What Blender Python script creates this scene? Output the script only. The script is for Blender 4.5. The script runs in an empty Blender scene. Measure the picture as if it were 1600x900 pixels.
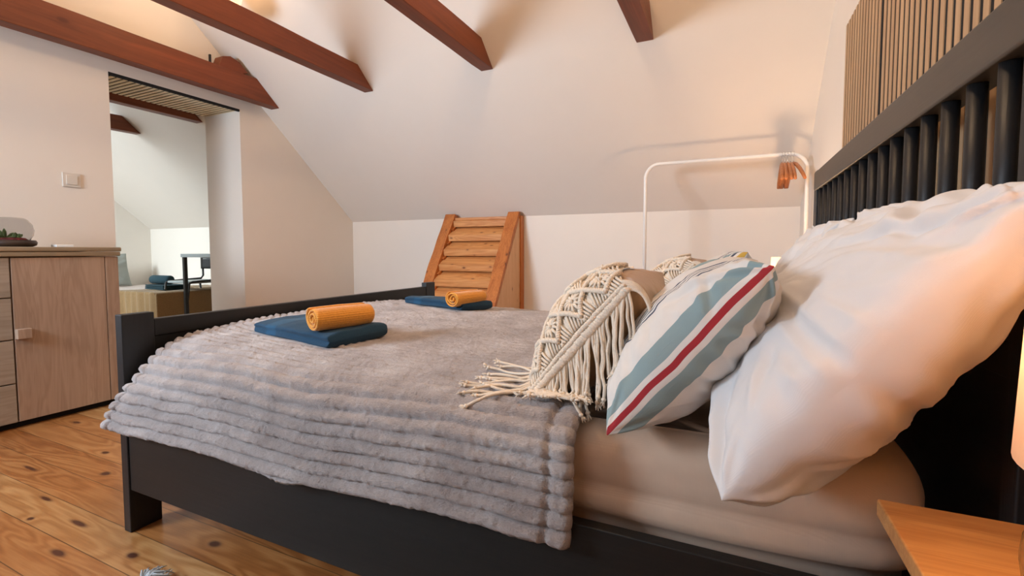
import bpy, bmesh, math, random
from mathutils import Vector, Matrix, noise
random.seed(7)
S = bpy.context.scene
C = S.collection
PI = math.pi

# ------------------------------------------------------------ camera
F, CY, YAW, PIT, ROLL, H = 733.8, 431.1, .43335, .05323, .00126, .87
def cam_axes():
    cy, sy, cp, sp = math.cos(YAW), math.sin(YAW), math.cos(PIT), math.sin(PIT)
    f = Vector((-sy*cp, cy*cp, -sp)); rt = Vector((cy, sy, 0)); d = f.cross(rt)
    c, s = math.cos(ROLL), math.sin(ROLL)
    return c*rt + s*d, -s*rt + c*d, f
R_, D_, F_ = cam_axes()
cd = bpy.data.cameras.new('camera'); cam = bpy.data.objects.new('camera', cd); C.objects.link(cam)
cd.sensor_width = 36; cd.lens = F/1600*36; cd.shift_y = -(450-CY)/1600; cd.clip_start = .02
cam.matrix_world = Matrix(((R_[0], -D_[0], -F_[0], 0), (R_[1], -D_[1], -F_[1], 0), (R_[2], -D_[2], -F_[2], H), (0, 0, 0, 1)))
S.camera = cam

# ------------------------------------------------------------ world, exposure, lights
S.view_settings.view_transform = 'Standard'; S.view_settings.look = 'None'
S.view_settings.gamma = 1; S.view_settings.use_curve_mapping = False
S.view_settings.exposure = -0.12
w = bpy.data.worlds.new('world'); S.world = w; w.use_nodes = True
w.node_tree.nodes['Background'].inputs[0].default_value = (.62, .78, 1, 1)
w.node_tree.nodes['Background'].inputs[1].default_value = .8

def area(name, loc, direction, sx, sy, power, col):
    l = bpy.data.lights.new(name, 'AREA'); l.shape = 'RECTANGLE'; l.size = sx; l.size_y = sy
    l.energy = power; l.color = col
    o = bpy.data.objects.new(name, l); C.objects.link(o); o.location = loc
    o.rotation_euler = Vector(direction).to_track_quat('-Z', 'Y').to_euler()
    return o
def bulb(name, loc, power, col, r=.03):
    l = bpy.data.lights.new(name, 'POINT'); l.energy = power; l.color = col; l.shadow_soft_size = r
    o = bpy.data.objects.new(name, l); C.objects.link(o); o.location = loc
    return o
COOL = (.70, .84, 1.0); WARM = (1, .60, .30); WARM2 = (1, .69, .42)
# near roof slope runs from y=-1.45,z=1.17 up to y=1.15,z=3.455
K = .879
def slope_near(y): return 1.17 + K*(y + 1.45)
def zroof(y): return min(1.17 + K*(3.75 - y), slope_near(y))
nn = Vector((0, K, -1)).normalized()          # into the room from the near slope
def on_slope(x, y, off): p = Vector((x, y, slope_near(y))); return p + nn*off
dw = area('daylight_window', (-2.75, -.80, 1.55), (.42, 1, -.12), .9, .7, 66, COOL); dw.data.spread = math.radians(120)
dw = area('daylight_window_head', on_slope(-.55, -.75, .05), nn, .75, .95, 4, COOL)
dw = area('daylight_next_room', on_slope(-5.9, -.2, .03), (-.08, 1, -.42), 1.0, 1.1, 66, (.80, .93, 1.0)); dw.data.spread = math.radians(85)
bulb('ceiling_lamp_light', (-.7, .9, 2.8), 44, WARM2, .12)

# ------------------------------------------------------------ materials
def new_mat(name):
    m = bpy.data.materials.new(name); m.use_nodes = True
    nt = m.node_tree; b = nt.nodes['Principled BSDF']
    return m, nt, b
def N(nt, typ, **kw):
    n = nt.nodes.new(typ)
    for k, v in kw.items(): setattr(n, k, v)
    return n
def L(nt, a, b): nt.links.new(a, b)
def rgb(c): return (c[0], c[1], c[2], 1)
def lin(r, g, b):
    return tuple(((v/255)/12.92 if v/255 <= .04045 else ((v/255+.055)/1.055)**2.4) for v in (r, g, b))
def setin(nt, sock, v):
    if hasattr(v, 'is_output'): L(nt, v, sock)
    else: sock.default_value = v
def MATH(nt, op, a, b=None, c=None, clamp=False):
    n = N(nt, 'ShaderNodeMath', operation=op, use_clamp=clamp)
    setin(nt, n.inputs[0], a)
    if b is not None: setin(nt, n.inputs[1], b)
    if c is not None: setin(nt, n.inputs[2], c)
    return n.outputs[0]
def MIX(nt, f, a, b, blend='MIX'):
    n = N(nt, 'ShaderNodeMix', data_type='RGBA', blend_type=blend)
    setin(nt, n.inputs[0], f)
    setin(nt, n.inputs[6], rgb(a) if isinstance(a, tuple) else a)
    setin(nt, n.inputs[7], rgb(b) if isinstance(b, tuple) else b)
    return n.outputs[2]
def RAMP(nt, f, stops):
    n = N(nt, 'ShaderNodeValToRGB'); L(nt, f, n.inputs[0]); e = n.color_ramp.elements
    while len(e) < len(stops): e.new(.5)
    for i, (p, c) in enumerate(stops):
        e[i].position = p; e[i].color = rgb(c) if isinstance(c, tuple) else (c, c, c, 1)
    return n.outputs[0]
def NOISE(nt, vec, scale, detail=4, rough=.5, dist=0):
    n = N(nt, 'ShaderNodeTexNoise'); L(nt, vec, n.inputs['Vector'])
    n.inputs['Scale'].default_value = scale; n.inputs['Detail'].default_value = detail
    n.inputs['Roughness'].default_value = rough; n.inputs['Distortion'].default_value = dist
    return n.outputs['Fac']
def COORD(nt, scale=(1, 1, 1), loc=(0, 0, 0)):
    t = N(nt, 'ShaderNodeTexCoord'); m = N(nt, 'ShaderNodeMapping'); L(nt, t.outputs['Object'], m.inputs[0])
    m.inputs['Scale'].default_value = scale; m.inputs['Location'].default_value = loc
    return m.outputs[0]
def BUMP(nt, b, h, strength, dist=.01):
    n = N(nt, 'ShaderNodeBump'); n.inputs['Strength'].default_value = strength; n.inputs['Distance'].default_value = dist
    L(nt, h, n.inputs['Height']); L(nt, n.outputs[0], b.inputs['Normal'])

def plain(name, col, rough=.6, metal=0, bump=0, scale=60, var=.06, sheen=0, spec=.5):
    m, nt, b = new_mat(name)
    v = COORD(nt); f = NOISE(nt, v, scale, 3)
    c = MIX(nt, f, tuple(x*(1-var) for x in col), tuple(min(1, x*(1+var)) for x in col))
    L(nt, c, b.inputs['Base Color']); b.inputs['Roughness'].default_value = rough
    b.inputs['Metallic'].default_value = metal; b.inputs['Specular IOR Level'].default_value = spec
    if bump: BUMP(nt, b, f, bump, .004)
    if sheen: b.inputs['Sheen Weight'].default_value = sheen; b.inputs['Sheen Roughness'].default_value = .4
    return m
def wood(name, c1, c2, axis=0, scale=1.0, rough=.5, knots=0, knotcol=(.05, .015, .006), ring=.35, spec=.4, shift=(0, 0, 0), bump=.15):
    m, nt, b = new_mat(name)
    sc = [11*scale]*3; sc[axis] = 1.1*scale
    v = COORD(nt, tuple(sc), shift)
    n1 = NOISE(nt, v, 1.0, 3, .55, .8)
    sc2 = [90*scale]*3; sc2[axis] = 3*scale
    v2 = COORD(nt, tuple(sc2), shift)
    n2 = NOISE(nt, v2, 1.0, 3, .6)
    rings = MATH(nt, 'SINE', MATH(nt, 'MULTIPLY', n1, 60.0))
    f = MATH(nt, 'ADD', MATH(nt, 'MULTIPLY', n1, .9), MATH(nt, 'MULTIPLY', rings, ring*.3))
    f = MATH(nt, 'ADD', f, MATH(nt, 'MULTIPLY', MATH(nt, 'SUBTRACT', n2, .5), .5))
    col = RAMP(nt, f, [(.2, c2), (.5, tuple((a+b_)/2 for a, b_ in zip(c1, c2))), (.85, c1)])
    if knots:
        sk = [knots]*3; sk[axis] = knots*.55
        vo = N(nt, 'ShaderNodeTexVoronoi', feature='F1'); L(nt, COORD(nt, tuple(sk), shift), vo.inputs['Vector'])
        k = RAMP(nt, vo.outputs['Distance'], [(.05, 1.0), (.10, .75), (.15, .12), (.28, 0.0)])
        col = MIX(nt, MATH(nt, 'MULTIPLY', k, .85), col, knotcol)
    L(nt, col, b.inputs['Base Color']); b.inputs['Roughness'].default_value = rough
    b.inputs['Specular IOR Level'].default_value = spec
    BUMP(nt, b, n2, bump, .002)
    return m

M = {}
M['plaster'] = plain('white_plaster', (.82, .755, .675), .92, bump=.10, scale=7, var=.015)
# gentle hand plastered unevenness
M['trim_white'] = plain('painted_white', (.80, .79, .77), .6, var=.01)
M['black_wood'] = wood('black_brown_wood', (.012, .011, .0105), (.007, .0065, .0065), 1, 1.2, .45, ring=.1, spec=.4, bump=.25)
M['black_wood_x'] = wood('black_brown_wood_long', (.013, .012, .011), (.008, .0075, .007), 0, 1.2, .5, ring=.1, spec=.3, bump=.25)
M['black_wood_z'] = wood('black_brown_wood_upright', (.014, .014, .015), (.008, .008, .009), 2, 1.2, .45, ring=.1, spec=.4, bump=.3)
M['rail_warm_sheen'] = wood('black_brown_warm_sheen', (.050, .036, .022), (.034, .024, .014), 1, 1.2, .42, ring=.1, spec=.6, bump=.2)  # same black wood; browner base paints in the warm light reflected along the rail
M['beam'] = wood('stained_beam_wood', (.26, .066, .021), (.125, .029, .009), 1, .7, .48, ring=.12, knots=1.3, knotcol=(.06, .012, .004))
M['stair_frame'] = wood('orange_pine', (.62, .22, .055), (.36, .10, .022), 2, 1.0, .5, knots=2.6, knotcol=(.10, .025, .01), ring=.3)
M['stair_board'] = wood('honey_pine', (.78, .40, .15), (.50, .19, .055), 0, 1.0, .42, knots=2.9, knotcol=(.15, .035, .012), ring=.4)
M['stair_side'] = wood('pale_pine', (.76, .47, .26), (.62, .33, .15), 2, 1.0, .5, knots=2.9, knotcol=(.22, .07, .03), ring=.2)
M['oak'] = wood('sonoma_oak', (.50, .36, .26), (.34, .225, .155), 2, 1.0, .55, ring=.35, spec=.3)
M['oak_h'] = wood('grey_oak_drawer', (.46, .38, .30), (.31, .25, .19), 1, 1.0, .55, ring=.3, spec=.3)
M['oak_top'] = wood('oak_top', (.36, .27, .17), (.26, .19, .115), 1, 1.0, .5, ring=.2, spec=.3)
M['table_oak'] = wood('varnished_oak', (.66, .33, .11), (.44, .18, .05), 0, 1.6, .38, ring=.3, spec=.5)
M['ball_wood'] = wood('glossy_turned_wood', (.52, .20, .05), (.36, .11, .025), 0, 2.2, .18, ring=.2, spec=.6)
M['slat_oak'] = wood('slat_oak', (.58, .38, .21), (.42, .26, .14), 2, 1.4, .55, ring=.15, spec=.3)
M['felt'] = plain('black_felt', (.010, .009, .009), .95, bump=.2, scale=300)
M['slat_dark'] = plain('dark_soffit_backing', (.022, .011, .006), .8)
M['slat_pale'] = wood('pale_lath', (.86, .76, .52), (.72, .60, .38), 0, 1.4, .6, ring=.1)
M['white_metal'] = plain('white_powder_coat', (.82, .80, .76), .35, var=.01)
M['chrome'] = plain('bright_steel', (.75, .74, .72), .25, 1, var=.02)
M['hanger_wood'] = wood('hanger_wood', (.55, .20, .06), (.36, .11, .03), 2, 2.0, .4, spec=.5)
M['mustard'] = None
M['plastic'] = plain('white_plastic', (.70, .64, .56), .35, var=.01)
M['glass'] = new_mat('clear_glass')[0]
g = M['glass'].node_tree.nodes['Principled BSDF']; g.inputs['Transmission Weight'].default_value = 1
g.inputs['Roughness'].default_value = .02; g.inputs['IOR'].default_value = 1.08
M['cream'] = plain('cream_cotton_cord', (.80, .685, .55), .9, bump=.5, scale=400, var=.10, sheen=.3)
M['tan'] = plain('tan_velvet', (.42, .235, .10), .75, bump=.25, scale=120, var=.06, sheen=.5)
M['tassel'] = plain('pale_blue_yarn', (.50, .58, .64), .9, bump=.5, scale=300, var=.15)
M['rug'] = plain('grey_rug_wool', (.36, .40, .44), .95, bump=.8, scale=260, var=.3)
M['leaf'] = plain('succulent_green', (.10, .16, .05), .6, scale=40, var=.3)
M['dark_dish'] = plain('dark_stone_dish', (.040, .022, .015), .4, scale=30, var=.3)
M['red_pot'] = plain('dark_red_pebbles', (.16, .015, .015), .5, scale=90, var=.5, bump=.6)
M['desk_top'] = plain('grey_desk_top', (.36, .40, .40), .4)
M['black_metal'] = plain('black_metal', (.015, .015, .014), .4)
M['wrapbox'] = plain('white_card', (.85, .84, .82), .5)
M['grey_fabric'] = plain('grey_green_linen', (.32, .34, .31), .9, bump=.3, scale=200)
M['pink_sheet'] = plain('pale_pink_bedding', (.56, .47, .42), .9, bump=.2, scale=150)
M['dark_teal'] = plain('dark_teal_terry', (.018, .048, .062), .95, bump=.7, scale=260, var=.25)

def fabric(name, col, weave=900, rough=.85, sheen=.15, wr=.0, var=.05):
    m, nt, b = new_mat(name)
    v = COORD(nt)
    w1 = N(nt, 'ShaderNodeTexWave', wave_type='BANDS', bands_direction='X'); L(nt, v, w1.inputs[0]); w1.inputs['Scale'].default_value = weave/3
    w1.inputs['Distortion'].default_value = 1.0
    w2 = N(nt, 'ShaderNodeTexWave', wave_type='BANDS', bands_direction='Y'); L(nt, v, w2.inputs[0]); w2.inputs['Scale'].default_value = weave/3
    w2.inputs['Distortion'].default_value = 1.0
    h = MATH(nt, 'ADD', w1.outputs['Fac'], w2.outputs['Fac'])
    n = NOISE(nt, v, 30, 4)
    c = MIX(nt, n, tuple(x*(1-var) for x in col), tuple(min(1, x*(1+var)) for x in col))
    L(nt, c, b.inputs['Base Color']); b.inputs['Roughness'].default_value = rough
    b.inputs['Sheen Weight'].default_value = sheen
    BUMP(nt, b, h, .12, .0006)
    return m
M['pillow'] = fabric('white_percale', (.70, .685, .68), 700, .75, .1, var=.01)
M['sheet'] = fabric('beige_sheet', (.60, .44, .325), 420, .9, .1, var=.05)

def plush():
    m, nt, b = new_mat('grey_plush')
    v = COORD(nt)
    n1 = NOISE(nt, v, 9, 3, .6); n2 = NOISE(nt, COORD(nt, (1, 1.6, 1.6)), 210, 4, .7); n3 = NOISE(nt, v, 45, 3)
    f = MATH(nt, 'ADD', MATH(nt, 'MULTIPLY', n1, .6), MATH(nt, 'MULTIPLY', n2, .4))
    c = RAMP(nt, f, [(.34, (.37, .305, .28)), (.52, (.55, .475, .445)), (.68, (.74, .68, .65))])
    L(nt, c, b.inputs['Base Color']); b.inputs['Roughness'].default_value = .95
    b.inputs['Sheen Weight'].default_value = .6; b.inputs['Sheen Roughness'].default_value = .35
    b.inputs['Sheen Tint'].default_value = (.9, .88, .9, 1)
    BUMP(nt, b, MATH(nt, 'ADD', n2, MATH(nt, 'MULTIPLY', n3, .6)), .9, .010)
    return m
M['plush'] = plush()

def terry(name, col, band=None):
    m, nt, b = new_mat(name)
    v = COORD(nt)
    n2 = NOISE(nt, v, 330, 3, .7); n1 = NOISE(nt, v, 14, 2)
    c = MIX(nt, n2, tuple(x*.62 for x in col), tuple(x*1.25 for x in col))
    h = n2
    if band:
        at = N(nt, 'ShaderNodeAttribute', attribute_name='d')
        f = MATH(nt, 'COMPARE', at.outputs['Fac'], band, .028)
        c = MIX(nt, f, c, tuple(x*1.25 for x in col))
        h = MATH(nt, 'MULTIPLY', n2, MATH(nt, 'SUBTRACT', 1.0, f))
    L(nt, c, b.inputs['Base Color']); b.inputs['Roughness'].default_value = .95
    b.inputs['Sheen Weight'].default_value = .06
    BUMP(nt, b, h, .8, .004)
    return m
M['teal'] = terry('petrol_blue_terry', (.006, .048, .098), band=.115)

def mustard():
    m, nt, b = new_mat('mustard_waffle')
    at = N(nt, 'ShaderNodeAttribute', attribute_name='d')
    rib = MATH(nt, 'SINE', MATH(nt, 'MULTIPLY', at.outputs['Fac'], 2*PI/.0058))
    n = NOISE(nt, COORD(nt), 200, 3)
    c = MIX(nt, n, (.60, .22, .018), (.86, .38, .045))
    L(nt, c, b.inputs['Base Color']); b.inputs['Roughness'].default_value = .9; b.inputs['Sheen Weight'].default_value = .3
    BUMP(nt, b, MATH(nt, 'ADD', MATH(nt, 'MULTIPLY', rib, .5), n), .5, .0018)
    return m
M['mustard'] = mustard()

def stripes(name, bands, base=(.70, .665, .62)):
    """bands: (centre, halfwidth, colour) measured across the cloth from the seam (front positive)"""
    m, nt, b = new_mat(name)
    at = N(nt, 'ShaderNodeAttribute', attribute_name='d'); d = at.outputs['Fac']
    wv = MATH(nt, 'MULTIPLY', MATH(nt, 'SUBTRACT', NOISE(nt, COORD(nt), 8, 2), .5), .014)
    d = MATH(nt, 'ADD', d, wv)
    n = NOISE(nt, COORD(nt), 60, 3)
    c = MIX(nt, n, tuple(x*.96 for x in base), tuple(min(1, x*1.04) for x in base))
    for ce, hw, col in bands:
        c = MIX(nt, MATH(nt, 'COMPARE', d, ce, hw), c, col)
    L(nt, c, b.inputs['Base Color']); b.inputs['Roughness'].default_value = .88; b.inputs['Sheen Weight'].default_value = .1
    v = COORD(nt)
    w1 = N(nt, 'ShaderNodeTexWave', wave_type='BANDS', bands_direction='X'); L(nt, v, w1.inputs[0]); w1.inputs['Scale'].default_value = 220
    w2 = N(nt, 'ShaderNodeTexWave', wave_type='BANDS', bands_direction='Y'); L(nt, v, w2.inputs[0]); w2.inputs['Scale'].default_value = 220
    BUMP(nt, b, MATH(nt, 'ADD', w1.outputs['Fac'], w2.outputs['Fac']), .15, .0006)
    return m
BG = (.235, .325, .335); NAVY = (.028, .045, .085); RED = (.34, .018, .025)
M['striped'] = stripes('striped_canvas', [(.034, .0150, BG), (.004, .0052, RED), (-.024, .0135, BG),
    (.118, .0022, NAVY), (.127, .0013, NAVY), (.135, .0013, NAVY), (.145, .0026, NAVY), (.26, .02, BG)])
M['striped2'] = stripes('striped_canvas_yellow', [(.012, .012, (.55, .33, .05)), (.05, .006, NAVY), (.075, .012, BG), (.11, .003, NAVY), (.125, .003, NAVY), (.145, .006, NAVY)])

def floor_mat():
    m, nt, b = new_mat('pine_floorboards')
    t = N(nt, 'ShaderNodeTexCoord'); sp = N(nt, 'ShaderNodeSeparateXYZ'); L(nt, t.outputs['Object'], sp.inputs[0])
    X, Y = sp.outputs[0], sp.outputs[1]
    W = .1195
    yb = MATH(nt, 'DIVIDE', MATH(nt, 'ADD', Y, 10*W-.672), W)
    idx = MATH(nt, 'FLOOR', yb); fr = MATH(nt, 'FRACT', yb)
    wn = N(nt, 'ShaderNodeTexWhiteNoise', noise_dimensions='1D'); L(nt, idx, wn.inputs['W'])
    rnd = wn.outputs['Value']
    # explicit knots with the ring distortion they cause
    knots = [(-1.534, .724, .020, .011), (-2.202, .962, .022, .013), (-1.373, .856, .022, .012), (-1.743, .640, .034, .010), (-1.874, .742, .044, .008),
             (-2.168, .772, .036, .007), (-2.533, .86, .05, .007), (-2.435, 1.067, .02, .01), (-1.25, .55, .03, .016), (-2.05, .69, .012, .008), (-3.0, 1.2, .03, .01),
             (-1.62, .41, .045, .02), (-1.95, .53, .02, .012), (-1.02, .81, .018, .01), (-2.9, .75, .02, .01), (-2.62, .70, .035, .01)]
    knots = [(a, b_, c*1.1, d*1.15) for a, b_, c, d in knots]
    kf = None; warp = None
    for kx, ky, a, c in knots:
        dx = MATH(nt, 'DIVIDE', MATH(nt, 'SUBTRACT', X, kx), a); dy = MATH(nt, 'DIVIDE', MATH(nt, 'SUBTRACT', Y, ky), c)
        r = MATH(nt, 'SQRT', MATH(nt, 'ADD', MATH(nt, 'MULTIPLY', dx, dx), MATH(nt, 'MULTIPLY', dy, dy)))
        k = MATH(nt, 'SUBTRACT', 1.0, MATH(nt, 'SMOOTH_MIN', MATH(nt, 'MULTIPLY', r, .8), 1.0, .4), clamp=True)
        wv = MATH(nt, 'DIVIDE', 1.0, MATH(nt, 'ADD', 1.0, MATH(nt, 'MULTIPLY', MATH(nt, 'MULTIPLY', r, r), .09)))
        kf = k if kf is None else MATH(nt, 'MAXIMUM', kf, k)
        warp = wv if warp is None else MATH(nt, 'ADD', warp, wv)
    cb = N(nt, 'ShaderNodeCombineXYZ')
    L(nt, MATH(nt, 'ADD', MATH(nt, 'MULTIPLY', X, 1.15), MATH(nt, 'MULTIPLY', rnd, 37.0)), cb.inputs[0])
    L(nt, MATH(nt, 'MULTIPLY', Y, 9.0), cb.inputs[1]); L(nt, MATH(nt, 'MULTIPLY', rnd, 11.0), cb.inputs[2])
    n1 = NOISE(nt, cb.outputs[0], 1.0, 2, .5, .5)
    g1 = MATH(nt, 'ADD', n1, MATH(nt, 'MULTIPLY', warp, .13))
    rings = MATH(nt, 'SINE', MATH(nt, 'MULTIPLY', g1, 72.0))
    amp = NOISE(nt, COORD(nt, (.8, 1.2, 1), (3, 1, 0)), 1.6, 1)
    rings = MATH(nt, 'MULTIPLY', rings, MATH(nt, 'MULTIPLY', amp, .40))
    cf = N(nt, 'ShaderNodeCombineXYZ'); L(nt, MATH(nt, 'MULTIPLY', X, 5.0), cf.inputs[0]); L(nt, MATH(nt, 'MULTIPLY', Y, 160.0), cf.inputs[1])
    fine = NOISE(nt, cf.outputs[0], 1.0, 3, .6)
    f = MATH(nt, 'ADD', MATH(nt, 'ADD', MATH(nt, 'MULTIPLY', n1, .5), MATH(nt, 'MULTIPLY', rings, .5)), MATH(nt, 'MULTIPLY', fine, .35))
    f = MATH(nt, 'ADD', f, MATH(nt, 'MULTIPLY', MATH(nt, 'SUBTRACT', rnd, .5), .22))
    col = RAMP(nt, f, [(.12, (.23, .085, .022)), (.38, (.38, .165, .050)), (.6, (.50, .265, .10)), (.85, (.63, .39, .18))])
    red = MATH(nt, 'GREATER_THAN', MATH(nt, 'FRACT', MATH(nt, 'MULTIPLY', rnd, 7.3)), .45)
    col = MIX(nt, MATH(nt, 'MULTIPLY', red, .7), col, (.84, .64, .48), 'MULTIPLY')
    col = MIX(nt, MATH(nt, 'MULTIPLY', kf, 1.9, clamp=True), col, (.075, .020, .008))
    seam = MATH(nt, 'LESS_THAN', MATH(nt, 'MINIMUM', fr, MATH(nt, 'SUBTRACT', 1.0, fr)), .011)
    col = MIX(nt, MATH(nt, 'MULTIPLY', seam, .8), col, (.07, .03, .012))
    L(nt, col, b.inputs['Base Color'])
    b.inputs['Roughness'].default_value = .33; b.inputs['Specular IOR Level'].default_value = .5
    b.inputs['Coat Weight'].default_value = .25; b.inputs['Coat Roughness'].default_value = .2
    BUMP(nt, b, MATH(nt, 'SUBTRACT', MATH(nt, 'MULTIPLY', fine, .15), seam), .35, .002)
    return m
M['floor'] = floor_mat()

def shade_mat(name, em=2.2, col=(1, .70, .42)):
    m, nt, b = new_mat(name)
    b.inputs['Base Color'].default_value = (.9, .82, .70, 1); b.inputs['Roughness'].default_value = .9
    n = NOISE(nt, COORD(nt, (1, 1, 1)), 350, 2)
    BUMP(nt, b, n, .2, .001)
    b.inputs['Emission Color'].default_value = rgb(col); b.inputs['Emission Strength'].default_value = em
    tr_ = N(nt, 'ShaderNodeBsdfTranslucent'); tr_.inputs[0].default_value = (.95, .82, .66, 1)
    mx = N(nt, 'ShaderNodeMixShader'); mx.inputs[0].default_value = .55
    L(nt, b.outputs[0], mx.inputs[1]); L(nt, tr_.outputs[0], mx.inputs[2]); L(nt, mx.outputs[0], nt.nodes['Material Output'].inputs[0])
    return m
M['shade'] = shade_mat('lit_lamp_shade', .25, (1, .62, .36))
M['shade_far'] = shade_mat('lit_lamp_shade_far', .4, (1, .80, .62))
M['pendant'] = shade_mat('lit_paper_shade', .35, (1, .80, .58))

# ------------------------------------------------------------ geometry helpers
def obj(name, verts, faces, mat=None, parent=None, smooth=False, bevel=0, loc=None, attr=None, seg=2):
    me = bpy.data.meshes.new(name); me.from_pydata([tuple(v) for v in verts], [], faces); me.update()
    if mat: me.materials.append(mat)
    bm = bmesh.new(); bm.from_mesh(me)
    if attr is None: bmesh.ops.remove_doubles(bm, verts=bm.verts, dist=1e-5)
    bmesh.ops.recalc_face_normals(bm, faces=bm.faces); bm.to_mesh(me); bm.free()
    if attr is not None:
        a = me.attributes.new('d', 'FLOAT', 'POINT'); a.data.foreach_set('value', attr)
    if smooth:
        for p in me.polygons: p.use_smooth = True
    o = bpy.data.objects.new(name, me); C.objects.link(o)
    if loc is not None:
        lv = Vector(loc)
        for v in me.vertices: v.co -= lv
        o.location = lv
    if parent:
        o.parent = parent
        o.location = Vector(o.location) - Vector(parent.location) if loc is not None else -Vector(parent.location)
        if parent.type == 'MESH' or any(abs(a) > 1e-6 for a in parent.rotation_euler): pass
    if bevel:
        b = o.modifiers.new('bevel', 'BEVEL'); b.width = bevel; b.segments = seg; b.limit_method = 'ANGLE'; b.angle_limit = math.radians(40)
        for p in me.polygons: p.use_smooth = True
        wn = o.modifiers.new('normals', 'WEIGHTED_NORMAL'); wn.keep_sharp = True
    return o
def tag(o, label, cat=None, group=None, kind=None):
    if label: o['label'] = label
    if cat: o['category'] = cat
    if group: o['group'] = group
    if kind: o['kind'] = kind
    return o
def thing(name, loc, label, cat, group=None):
    o = bpy.data.objects.new(name, None); C.objects.link(o); o.location = loc; o.empty_display_size = .05
    return tag(o, label, cat, group)
class MB:
    def __init__(s): s.v = []; s.f = []
    def add(s, v, f):
        n = len(s.v); s.v += [Vector(p) for p in v]; s.f += [[i+n for i in q] for q in f]; return s
    def box(s, a, b):
        x0, y0, z0 = a; x1, y1, z1 = b
        return s.add([(x0, y0, z0), (x1, y0, z0), (x1, y1, z0), (x0, y1, z0), (x0, y0, z1), (x1, y0, z1), (x1, y1, z1), (x0, y1, z1)],
                     [(0, 3, 2, 1), (4, 5, 6, 7), (0, 1, 5, 4), (1, 2, 6, 5), (2, 3, 7, 6), (3, 0, 4, 7)])
    def prism(s, poly, axis, a, b):
        """poly of 2D points in the other two axes (in order), extruded along axis from a to b"""
        def mk(p, t):
            q = list(p); q.insert(axis, t); return q
        n = len(poly)
        v = [mk(p, a) for p in poly] + [mk(p, b) for p in poly]
        f = [list(range(n))[::-1], [i+n for i in range(n)]] + [(i, (i+1) % n, (i+1) % n+n, i+n) for i in range(n)]
        return s.add(v, f)
    def tube(s, pts, r, seg=8, cap=True, closed=False):
        pts = [Vector(p) for p in pts]; n = len(pts)
        rr = r if isinstance(r, (list, tuple)) else [r]*n
        v = []; up = None
        for i, p in enumerate(pts):
            a = pts[(i-1) % n] if (closed or i > 0) else p; b = pts[(i+1) % n] if (closed or i < n-1) else p
            t = (b-a)
            if t.length < 1e-9: t = Vector((0, 0, 1))
            t.normalize()
            if up is None:
                up = Vector((0, 0, 1)) if abs(t.z) < .9 else Vector((1, 0, 0))
            up = (up - t*up.dot(t))
            if up.length < 1e-6: up = t.orthogonal()
            up.normalize(); sd = t.cross(up)
            for k in range(seg):
                an = 2*PI*k/seg
                v.append(p + (up*math.cos(an) + sd*math.sin(an))*rr[i])
        f = []
        m = n if closed else n-1
        for i in range(m):
            j = (i+1) % n
            for k in range(seg):
                k2 = (k+1) % seg
                f.append((i*seg+k, i*seg+k2, j*seg+k2, j*seg+k))
        if cap and not closed:
            f.append(list(range(seg))[::-1]); f.append([(n-1)*seg+k for k in range(seg)])
        return s.add(v, f)
    def lathe(s, prof, c=(0, 0, 0), seg=32):
        v = []; n = len(prof)
        for r, z in prof:
            for k in range(seg):
                a = 2*PI*k/seg; v.append((c[0]+r*math.cos(a), c[1]+r*math.sin(a), c[2]+z))
        f = []
        for i in range(n-1):
            for k in range(seg):
                k2 = (k+1) % seg; f.append((i*seg+k, i*seg+k2, (i+1)*seg+k2, (i+1)*seg+k))
        if prof[0][0] > 1e-4 and prof[0] != prof[-1]: pass
        return s.add(v, f)
    def grid(s, fn, nu, nv):
        v = [fn(i/nu, j/nv) for j in range(nv+1) for i in range(nu+1)]
        f = [(j*(nu+1)+i, j*(nu+1)+i+1, (j+1)*(nu+1)+i+1, (j+1)*(nu+1)+i) for j in range(nv) for i in range(nu)]
        return s.add(v, f)
    def build(s, name, mat, parent=None, **kw): return obj(name, s.v, s.f, mat, parent, **kw)
def struct(name, mb, mat, **kw):
    o = mb.build(name, mat, **kw); o['kind'] = 'structure'; return o
def copy_tree(o, parent=None):
    c = o.copy(); C.objects.link(c)
    if parent: c.parent = parent
    for ch in [x for x in bpy.data.objects if x.parent == o]: copy_tree(ch, c)
    return c

# ------------------------------------------------------------ room shell
XL, XR, YB, YF, XN = -3.555, .432, 3.75, -1.45, -7.15
TH = .43                                    # thickness of the doorway wall
struct('floor', MB().box((XN-.2, YF-.2, -.12), (XR+.2, YB+.2, 0)), M['floor'])
struct('wall_back', MB().box((XN-.2, YB, 0), (XR+.15, YB+.15, 1.17)), M['plaster'])
struct('wall_front', MB().box((XN-.2, YF-.15, 0), (XR+.15, YF, 1.17)), M['plaster'])
RY, RZ = 1.15, 3.4554
gable = [(YF, 0), (YB, 0), (YB, 1.17), (RY, RZ), (YF, 1.17)]
struct('wall_right', MB().prism(gable, 0, XR, XR+.15), M['plaster'])
struct('wall_next_room', MB().prism(gable, 0, XN-.15, XN), M['plaster'])
D0, D1, DZ = 1.665, 2.535, 1.995
wl = MB().prism([(YF, 0), (D0, 0), (D0, zroof(D0)), (RY, RZ), (YF, 1.17)], 0, XL-TH, XL)
wl.prism([(D1, 0), (YB, 0), (YB, 1.17), (D1, zroof(D1))], 0, XL-TH, XL)
wl.prism([(D0, DZ), (D1, DZ), (D1, zroof(D1)), (D0, zroof(D0))], 0, XL-TH, XL)
struct('wall_left', wl, M['plaster'])
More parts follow.
